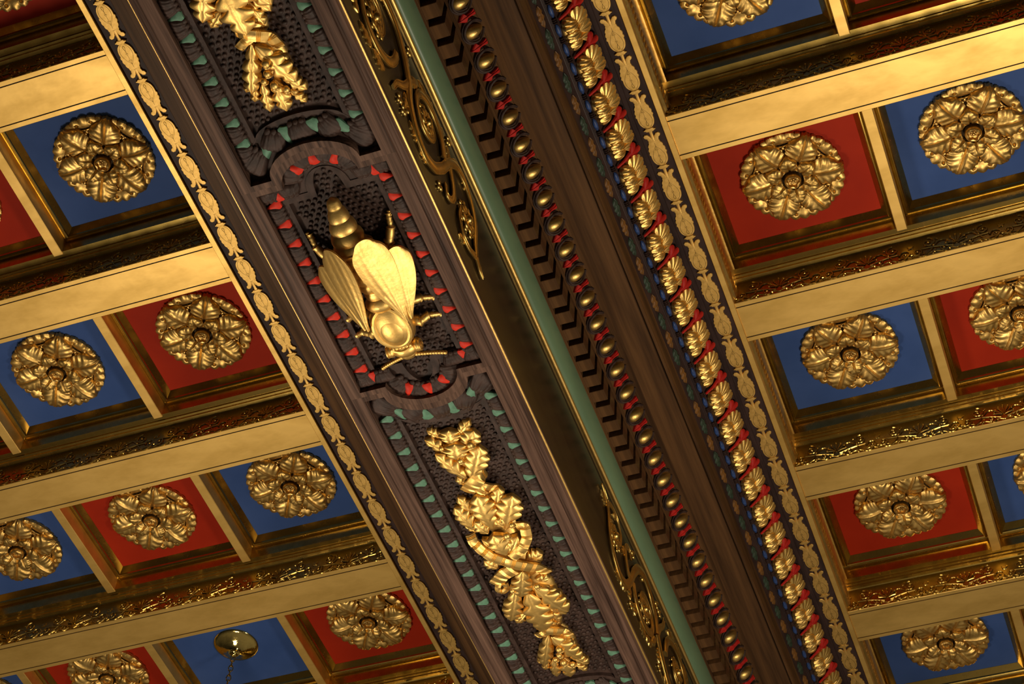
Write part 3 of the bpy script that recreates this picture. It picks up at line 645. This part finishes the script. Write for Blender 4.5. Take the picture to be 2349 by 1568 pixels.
def soffit_panel(kind, s0, s1, label, dress=(True, True)):
    th = thing('soffit_panel', label, 'carved panel', (CT, (s0 + s1) / 2, ZB), 'carved panels under the dark beam')
    bee = kind == 'bee'; sg = 1 if bee else -1
    # nested loops
    outer = bumprect(43.4, s0, s1, 23.2, 15.3 * sg, 15.3 * sg)
    if bee:
        A = bumprect(36.6, s0 + 3.4, s1 - 3.4, 21.2, 14.6, 14.6); Bq = bumprect(28.4, s0 + 12.2, s1 - 9.2, 12.0, 13.0, 13.0)
        Cq = bumprect(24.6, s0 + 16.2, s1 - 12.6, 8.2, 16.2, 16.2)
    else:
        A = bumprect(36.6, s0 + 3.4, s1 - 3.4, 24.8, -15.8, -15.8); Bq = bumprect(28.4, s0 + 21.5, s1 - 21.5, 28.3, -8.5, -8.5)
        Cq = bumprect(24.6, s0 + 25.5, s1 - 25.5, 24.5, -8.2, -8.2)
    V, F, n = loops([(outer, ZB + .01), (A, ZB), (A, ZL)])
    b = B().add(V, F); ab('frame', b, WOOD, th, sharp=30)
    V, F, n = loops([(A, ZL), (Bq, ZL), (Bq, ZL - .5), (Cq, ZL - .3), (Cq, ZF)])
    b = B().add(V, F); ab('fillet', b, CARV, th, sharp=30)
    V, F = field_fill(Cq, ZF, 24.6); b = B().add(V, F); f_ = ab('field', b, CARV, th)
    if bee: ins = lambda a, c: (abs(a) < 23 and s0 + 17.5 < c < s1 - 14) or (math.hypot(a, (c - (s0 + 15)) / 1.9) < 6.8 and c < s0 + 18) or (math.hypot(a, (c - (s1 - 11.5)) / 1.9) < 6.8 and c > s1 - 15)
    else: ins = lambda a, c: s0 + 27 + 8.2 * math.sqrt(max(0, 1 - (a / 24.6) ** 2)) < c < s1 - 27 - 8.2 * math.sqrt(max(0, 1 - (a / 24.6) ** 2))
    b = bosses(Cq, s0 - 2, s1 + 2, 24.6, ins)
    if b.n: o = ab('boss', b, CARV, f_.parent); o['kind'] = 'stuff'; o.name = 'boss'
    mid = (s0 + s1) / 2; m_, key, cn = (TIPR, 'tr', 'red') if bee else (TIPG, 'tg', 'green')
    def item(w_, s, rz, mir, tip=True, leaf=True, ds=6.45):
        loc = lambda d: (w_ - d * math.sin(rz) if False else w_, s + d - mid, ZL - ZB)
        c, q = math.cos(rz), math.sin(rz)
        if tip: mold_item(key, 'leaf_tip', TP, m_, th, (w_, s - mid, ZL - ZB), rz, mir, cn + ' painted leaf tip')
        if leaf: mold_item('dl', 'dark_leaf', DL, CARV, th, (w_ - q * ds, s + c * ds - mid, ZL - ZB), rz, mir)
    # the straight sides: tips at measured phase
    for sgn in (-1, 1):
        ph = (491.8 if bee else 646.2) + (0 if sgn < 0 else .7)
        a0, a1 = (s0 + 9, s1 - 13) if bee else (s0 + 17, s1 - 22)
        nn = int((a0 - ph) // 12.87) - 1
        while True:
            s = ph + 12.87 * nn - (0 if bee else 438.9 if s0 < 400 else 0) ; nn += 1
            if s < a0: continue
            if s > a1: break
            if not seen([(CT + sgn * 32, s, 842), (CT + sgn * 32, s + 8, 842)], 160): continue
            item(sgn * 32.5, s, 0, sgn > 0)
    # the ends
    for end, on in ((0, dress[0]), (1, dress[1])):
        if not on: continue
        es = s0 if end == 0 else s1; d = 1 if end == 0 else -1          # d: into the panel
        if bee:
            for sgn in (-1, 1):
                item(sgn * 27.0, es + d * 7.6, pi / 2 if end == 0 else -pi / 2, (sgn > 0) ^ (end == 0) if False else end == 1 and False, True, False)
                mold_item('dl', 'dark_leaf', DL, CARV, th, (sgn * 32.6, es + d * 7.4 - mid, ZL - ZB), pi / 2 * (1 if end == 0 else -1), False)
                mold_item('dl', 'dark_leaf', DL, CARV, th, (sgn * 21.0, es + d * 7.4 - mid, ZL - ZB), pi / 2 * (1 if end == 0 else -1), False)
            for k, a in enumerate(np.radians([-66, -22, 22, 66])):
                rz = (a if end == 0 else pi - a)
                mold_item('dl', 'dark_leaf', DL, CARV, th, (16.6 * math.sin(a), es + d * (3.2 - 11.8 * math.cos(a)) - mid, ZL - ZB), (pi / 2 + a) if end == 0 else (-pi / 2 - a), False); LAST[0].scale = (1.22, 1.15, 1)
            for a in np.radians([-44, 0, 44]):
                mold_item(key, 'leaf_tip', TP, m_, th, (16.6 * math.sin(a), es + d * (3.2 - 11.8 * math.cos(a)) - mid, ZL - ZB), (pi / 2 + a) if end == 0 else (-pi / 2 - a), False, cn + ' painted leaf tip'); LAST[0].scale = (1.05, 1.05, 1.4)
        else:
            for k, x in enumerate((-29.5, -21.8, -15.3, -8.2, 0, 8.2, 15.3, 21.8, 29.5)):
                ax = abs(x); dc = np.interp(ax, (0, 8, 15, 22, 29.5), (24.6, 24.0, 22.3, 18.8, 13.5)); wd = np.interp(ax, (0, 8, 15, 22, 29.5), (1.2, 1.25, 1.4, 1.6, 1.7))
                s = es + d * dc; sl = math.copysign(np.interp(ax, (0, 8, 15, 22, 29.5), (0, .16, .38, .62, .80)), x)
                rz = (pi / 2 + sl) if end == 0 else (-pi / 2 - sl)
                if k % 2:
                    mold_item(key, 'leaf_tip', TP, m_, th, (x, s - mid, ZL - ZB), rz, False, cn + ' painted leaf tip'); LAST[0].scale = (wd * .95, 1.1, 1)
                else:
                    mold_item('dl', 'dark_leaf', DL, CARV, th, (x, s - mid, ZL - ZB), rz, False); LAST[0].scale = (wd * 1.05, 1.12, 1)
    return th
P1, P2 = 478.0, 623.7; PER = 438.9
soffit_panel('garland', P2 - PER, P1, 'carved panel with green leaf tips around the upper gold garland, above the bee', (False, True))
soffit_panel('bee', P1, P2, 'carved panel with red leaf tips framing the gold bee', (True, True))
soffit_panel('garland', P2, P1 + PER, 'carved panel with green leaf tips around the lower gold garland, below the bee', (True, True))
soffit_panel('bee', P1 + PER, P2 + PER, 'carved panel whose rounded end shows past the foot of the lower garland panel', (True, False))
# ================================================================== BEE
bee = thing('bee', 'large gilded carved bee with folded wings on the red tipped panel', 'bee', (CT, 550, ZF))
b = B(); ns = 22; V = []; st = []
for i in range(140):                                        # abdomen: ringed lathe along v
    a = i / 139; v = -56 + 66 * a
    env = 2.6 + 9.6 * math.sin(min(pi / 2, a * 2.1)) ** 1.0 if a < .45 else 11.9 - 6.0 * ((a - .45) / .55) ** 1.3
    ph = (a * 10.6) ** .97
    rr = env * (.88 + .14 * abs(math.sin(pi * ph)) ** .7)
    if a < .03: rr *= math.sqrt(a / .03) * .98 + .02
    st.append((v, rr, 7.2 + 3.2 * math.sin(pi * min(1, a * 1.1)) + 2.6 * a))
for v, rr, c in st:
    for k in range(ns): q = 2 * pi * k / ns; V.append((rr * math.cos(q), v, c + rr * .86 * math.sin(q)))
b.add(V, [(i * ns + k, i * ns + (k + 1) % ns, (i + 1) * ns + (k + 1) % ns, (i + 1) * ns + k) for i in range(139) for k in range(ns)])
mk('abdomen', b, GOLDB, bee)
b = B(); b.add(*ball((0, 29, 8.5), (12.2, 16.5, 8.6), 20, 34))
b.add(*tube([((9.4 + .5 * math.sin(q)) * math.cos(q), 29.6 + 12.6 * math.sin(q), 13.4 + .5 * math.cos(2 * q)) for q in np.linspace(0, 2 * pi, 49)], 1.7, 8, cap=False, flat=.8))
b.add(*ball((0, 30, 13.0), (7.9, 10.6, 4.6), 12, 28))
b.add(*ball((0, 13, 10), (9.0, 6, 7), 8, 18))
mk('thorax', b, GOLDB, bee)
b = B(); b.add(*ball((0, 47.0, 8.2), (8.0, 6.0, 6.4), 12, 20)); b.add(*ball((0, 51.4, 7.4), (5.4, 4.4, 4.6), 8, 16))
for k in range(6): b.add(*ball((-5 + 2 * k, 43.6, 13.4), (.95, 1.3, .8), 5, 8))
b.add(*tube([(x, 45.6 - .05 * x * x, 14.2 - .03 * x * x) for x in np.linspace(-6, 6, 12)], .8, 6)); b.add(*tube([(x, 48.6 - .04 * x * x, 13.4 - .05 * x * x) for x in np.linspace(-4.5, 4.5, 10)], .6, 6))
mk('head', b, GOLDB, bee)
for sg in (-1, 1):
    b = B(); b.add(*ball((sg * 7.8, 46.6, 9.4), (2.8, 4.2, 4.2), 8, 14)); b.add(*tube([(sg * 9.6, 46.6 + 3.1 * math.cos(q), 10.2 + 3.1 * math.sin(q)) for q in np.linspace(0, 2 * pi, 18)], .6, 6, cap=False))
    b.add(*tube([(sg * 10.4, 46.6 + 1.4 * math.cos(q), 10.2 + 1.4 * math.sin(q)) for q in np.linspace(0, 2 * pi, 14)], .45, 6, cap=False)); mk('eye', b, GOLDB, bee)
    b = B(); n = 13
    for i in range(n):
        f = i / (n - 1); b.add(*ball((sg * (1.6 + 17.0 * f), 53.0 + 1.2 * math.sin(pi * f) + 7.0 * f * f, 8.8 - 4.0 * f), (1.35, 1.35, 1.35), 5, 8))
    mk('antenna', b, GOLDB, bee)
    for (p0, p1, p2, p3) in (((10, 20, 6), (15, 19.5, 7), (19.5, 20.8, 4.6), (25.0, 24.5, 1.6)), ((10, 32, 6), (14.5, 34.0, 7), (18.8, 33.0, 4.6), (24.6, 36.2, 1.6)), ((11, -14, 6), (18, -20, 6), (21.5, -27, 4), (22.5, -34, 1.2))):
        b = B(); P = [np.array(p) for p in (p0, p1, p2, p3)]; pts = []; rad = []
        for k in range(3):
            for f in np.linspace(0, 1, 9)[(0 if k == 0 else 1):]:
                q = P[k] + (P[k + 1] - P[k]) * f; pts.append((sg * q[0], q[1], q[2])); rad.append((2.5, 2.0, 1.35)[k] * (1 + .22 * math.sin(pi * f)) * (1.3 if f > .92 else 1) * (1 + (.14 * math.cos(6 * pi * f) if k == 2 else 0)))
        b.add(*tube(pts, rad, 16))
        for d in (-1.0, 0, 1.0): b.add(*ball((pts[-1][0] + sg * .9, pts[-1][1] + d * 1.2, 1.5), (1.3, .75, .9), 5, 8))
        mk('leg', b, GOLDB, bee, sharp=70)
def wing(sg, root, tip, Wd, n_in, n_out, u_in, u_out, peak=.74, taper=.10, veins=1.4):
    """wing blade from root to tip (u, v); the edge near the body stands high, the outer edge low"""
    nu, nv = 40, 19; P = np.zeros((nu + 1, nv, 3)); r = np.array(root, float); t = np.array(tip, float); d = t - r; d /= np.linalg.norm(d); pn = np.array([-d[1], d[0]]) * (1 if d[1] > 0 else -1)
    for i in range(nu + 1):
        a = i / nu
        if a < peak: h = Wd * (taper + (1 - taper) * math.sin(pi / 2 * a / peak) ** 1.25)
        else: h = Wd * (1 - .40 * ((a - peak) / (1 - peak)) ** 2.6)
        ctr = r + (t - r) * a
        for j in range(nv):
            q = -1 + 2 * j / (nv - 1); x, y = ctr + np.array([1, 0]) * q * h
            y += .10 * h * q * a + (4.6 * abs(q) ** 2.6 * (a ** 5))
            k = (x - u_in) / (u_out - u_in); hg = n_in + (n_out - n_in) * k
            hg = hg * (.60 + .40 * a) + (1 - a) * 5.5 + .7 * (1 - q * q) - sum(.26 * math.exp(-((q - c_) / .07) ** 2) for c_ in (-.55, -.12, .38)) * min(1, 3 * a) * (1 if a < .9 else (1 - a) * 10) + .10 * math.cos(5 * q + 3 * a)
            P[i, j] = (sg * x, y, hg)
    return grid(P, 1.5)
for sg in (-1, 1):
    mk('wing', B().add(*wing(sg, (11.5, 25), (9.4, -34.0), 8.7, 26.0, 9.5, 2, 25, .72)), GOLDB, bee)
    mk('wing', B().add(*wing(sg, (13.8, 25), (20.2, -19.5), 7.9, 24.0, 8.0, 2, 26, .64)), GOLDB, bee)
# ================================================================== GARLANDS
def ribbon(P, w0, thk=1.6, arch=.9):
    """band along polyline P (u, v, n) of half-width w0, with bundles of cross grooves"""
    P = np.array(P, float); seg = np.r_[0, np.cumsum(np.linalg.norm(np.diff(P, axis=0), axis=1))]; n = max(24, int(seg[-1] * 2.6)); q = np.linspace(0, seg[-1], n)
    X = np.c_[[np.interp(q, seg, P[:, k]) for k in range(3)]].T
    for _ in range(14): X[1:-1] = .25 * X[:-2] + .5 * X[1:-1] + .25 * X[2:]
    T = np.gradient(X, axis=0); G = np.zeros((n, 9, 3))
    for i in range(n):
        d = np.array([-T[i, 1], T[i, 0], 0]); d /= np.linalg.norm(d) + 1e-9
        gv = .42 if (q[i] % 6.5) < 2.4 and int((q[i] % 6.5) / .4) % 2 == 0 else 0
        for j in range(9):
            v = -1 + j / 4; G[i, j] = X[i] + d * w0 * v + np.array([0, 0, arch * (1 - v * v) + (.3 if abs(v) > .9 else 0) - gv])
    return grid(G, thk)
LEAVES = [(-1.2, -62.1, 10.5, -82.0, 5.9, 7), (-3.7, -60.4, -15.3, -82.2, 3.7, 4.5), (-5.3, -81.8, -17.2, -94.5, 3.2, 4), (-3.0, -79.7, -1.0, -89.9, 5.9, 8.5), (-3.7, -89.7, -1.6, -98.5, 5.1, 5.5), (-7.0, -94.3, -14.1, -100.5, 2.6, 3), (1.8, -93.3, 10.9, -100.3, 2.8, 3), (3.0, -83.4, 11.4, -93.8, 4.9, 5.5), (-8.2, -56.0, -10.4, -62.0, 2.7, 3), (-3.0, -23.4, -2.9, -47.3, 6.0, 8.5), (3.7, -19.6, 15.7, -41.3, 6.3, 8), (-12.8, -20.9, -19.8, -40.4, 4.2, 5.5), (-10.8, -33.3, -15.7, -46.6, 3.3, 3.5), (3.7, -35.3, 9.8, -47.9, 3.5, 5), (-6.7, -19.9, -11.5, -29.3, 3.9, 8.5), (-13.2, -18.5, -19.8, -25.4, 2.3, 3.5), (4.3, -22.9, 0.8, -29.1, 2.9, 9), (-1.7, -1.3, -4.4, -16.7, 5.5, 10), (0.0, -1.1, 8.3, -11.7, 3.7, 9.5), (-4.1, -0.3, -12.6, -13.4, 2.7, 7.5), (6.0, 9.6, 16.3, 9.2, 4.1, 6), (-12.0, 12.2, -18.8, 5.3, 3.5, 5), (6.1, 26.7, 13.9, 29.2, 2.3, 5.5), (2.7, 14.0, -6.1, 34.4, 5.1, 10), (4.1, 30.9, 15.7, 56.0, 5.5, 8), (-8.5, 32.2, -20.0, 55.3, 5.0, 6.5), (-1.4, 34.0, -2.1, 67.1, 6.7, 8.5), (6.4, 47.2, 13.2, 61.2, 2.9, 5), (4.9, 53.2, 7.2, 67.4, 2.6, 4), (6.2, 31.6, 15.9, 46.1, 2.5, 5.5), (-9.7, 53.9, -18.6, 61.1, 2.9, 4), (-2.6, 74.9, -14.4, 100.2, 3.8, 5.5), (-1.1, 76.0, 9.0, 100.2, 4.8, 6.5), (1.7, 79.9, 10.1, 89.7, 1.9, 4.5), (3.9, 96.6, 12.0, 107.5, 2.9, 5), (3.9, 105.4, 8.4, 115.0, 2.1, 3.5), (-0.6, 97.0, -2.4, 115.5, 3.8, 5), (-7.6, 97.9, -10.9, 113.9, 2.7, 4), (-11.7, 93.7, -17.9, 100.5, 2.1, 3.5), (-12.8, 100.1, -16.3, 107.2, 2.1, 3), ]
ACORNS = [(-9.8, -88.5, 6.0), (7.6, -87.8, 8.0), (-1.4, -79.4, 9.5), (9.9, -24.5, 11.0), (4.5, -17.9, 12.0), (7.0, 27.7, 11.0), (-9.4, 28.9, 9.0), (0.7, 85.9, 9.0), (-1.3, 91.5, 8.5), (-5.1, 95.5, 7.5), (-0.8, 98.9, 8.0), (3.4, 103.6, 6.5)]
RIBBONS = [([(6.9, -62.9, 3.0), (4.0, -62.8, 8.0), (-1.3, -58.7, 8.0), (-9.0, -50.5, 3.0)], 3.9), ([(-2.5, -49.0, 5.0), (3.7, -53.5, 7.5), (7.2, -47.7, 3.0)], 3.3), ([(9.7, -17.9, 6.0), (15.7, -18.9, 8.0), (14.4, -10.7, 9.5), (9.5, -4.5, 11.0), (0.5, 1.3, 11.0)], 2.8), ([(-19.4, -18.0, 4.0), (-18.5, -13.9, 7.0), (-15.2, -8.7, 9.5), (-11.0, -3.0, 11.0), (-5.0, 2.6, 11.0)], 2.8), ([(-17.6, -0.1, 4.0), (-10.0, 0.8, 9.0), (-2.4, 4.4, 11.5), (4.6, 9.1, 11.5), (12.1, 15.7, 9.0), (13.7, 26.4, 3.0)], 3.0), ([(-1.9, 11.3, 10.0), (-10.5, 15.5, 8.5), (-19.5, 25.4, 4.0)], 3.6), ([(-17.4, 25.0, 5.0), (-19.5, 29.7, 5.0), (-16.9, 32.2, 5.0), (-12.9, 29.3, 5.5), (-12.7, 24.5, 6.0)], 1.6), ([(-8.8, 67.2, 3.0), (-2.7, 68.8, 7.5), (3.1, 71.2, 8.0), (8.1, 74.0, 6.5), (8.7, 82.5, 2.5)], 2.6), ([(-11.0, 76.9, 3.0), (-6.2, 73.3, 6.0), (-1.1, 71.1, 7.0)], 2.1), ([(0.1, 65.8, 5.5), (3.4, 66.6, 5.5), (5.5, 69.8, 3.0)], 1.5), ]
def garland():
    """u across, v = s - 763; leaves run from base to tip"""
    out = []
    for k, (u0, v0, u1, v1, hw_, n) in enumerate(LEAVES):
        L_ = math.hypot(u1 - u0, v1 - v0); a = math.atan2(-(u1 - u0), v1 - v0)
        V, F = oak(L_ * 1.07, hw_ * 1.34, 4 if L_ > 19 else 3 if L_ > 9 else 2, 1.0 + .05 * L_, -.7 - .05 * n, n, 2.6, 60, 19, .40, .40, 1.12)
        out.append(('oak_leaf', B().add(xf(V, a, (u0, v0, 0)), F)))
    for u, v, ru, rv, rn in ((-1, -80, 8, 16, 4), (0, -60, 4, 8, 5), (-1, -30, 12, 18, 6), (1, -4, 11, 16, 7), (1, 14, 12, 14, 7), (4, 38, 11, 18, 5.5), (3, 66, 6, 8, 4), (3, 86, 8, 15, 4)):
        out.append(('stem_core', B().add(*ball((u, v, 0), (ru, rv, rn), 8, 18, half=True))))
    for k, (u, v, n) in enumerate(ACORNS):
        r = (1.7, 2.2, 1.9)[k % 3]; b = B(); b.add(*ball((u, v, n), (r, r * 1.15, r), 8, 12)); b.add(*ball((u + .3, v + r * .8, n - .3), (r * 1.15, r * .6, r * 1.05), 5, 12)); out.append(('acorn', b))
    for P, w_ in RIBBONS: out.append(('ribbon', B().add(*ribbon(P, w_ * 1.15))))
    return out
gl = thing('garland', 'gilded oak leaf garland tied with ribbons, below the bee', 'garland', (CT + 1, 763, ZF), 'gilded garlands under the dark beam')
G0 = [mk(nm, bb, GOLDB, gl) for nm, bb in garland()]
g2 = thing('garland', 'gilded oak leaf garland at the top of the photo, above the bee', 'garland', (CT + 1, 763 - PER, ZF), 'gilded garlands under the dark beam')
for o in G0: rep(o.name, o, g2, (0, 0, 0))
# ================================================================== CANOPY WITH CHAIN
cn = thing('light_canopy', 'round polished brass ceiling canopy with hanging chain on a blue coffer panel', 'ceiling canopy', (-651.6, 977.5, ZP))
mk('dish', B().add(*lathe([(17.2, 0), (17.4, 1.0), (16.8, 1.7), (15.2, 2.3), (12, 3.8), (8.5, 5.8), (6.0, 7.4), (4.8, 8.6), (4.4, 9.2), (.01, 9.4)], 48)), BRASS, cn, sharp=50)
mk('collar', B().add(*lathe([(.01, 9.2), (3.4, 9.3), (3.5, 10.0), (2.2, 10.6), (1.9, 11.2), (2.4, 11.8), (1.7, 12.6), (.01, 12.9)], 28)), BRASS, cn, sharp=50)
link = B().add(*tube([(1.7 * math.cos(q), 0, 3.1 * math.sin(q)) for q in np.linspace(0, 2 * pi, 19)], .5, 7, cap=False)); LK = None
for i in range(44):
    l = (0, 0, -15.2 - 4.9 * i); r = (0, 0, (i % 2) * pi / 2 + .5)
    if LK is None: LK = mk('chain_link', link, BRASS, cn, l, r)
    else: rep('chain_link', LK, cn, l, r)
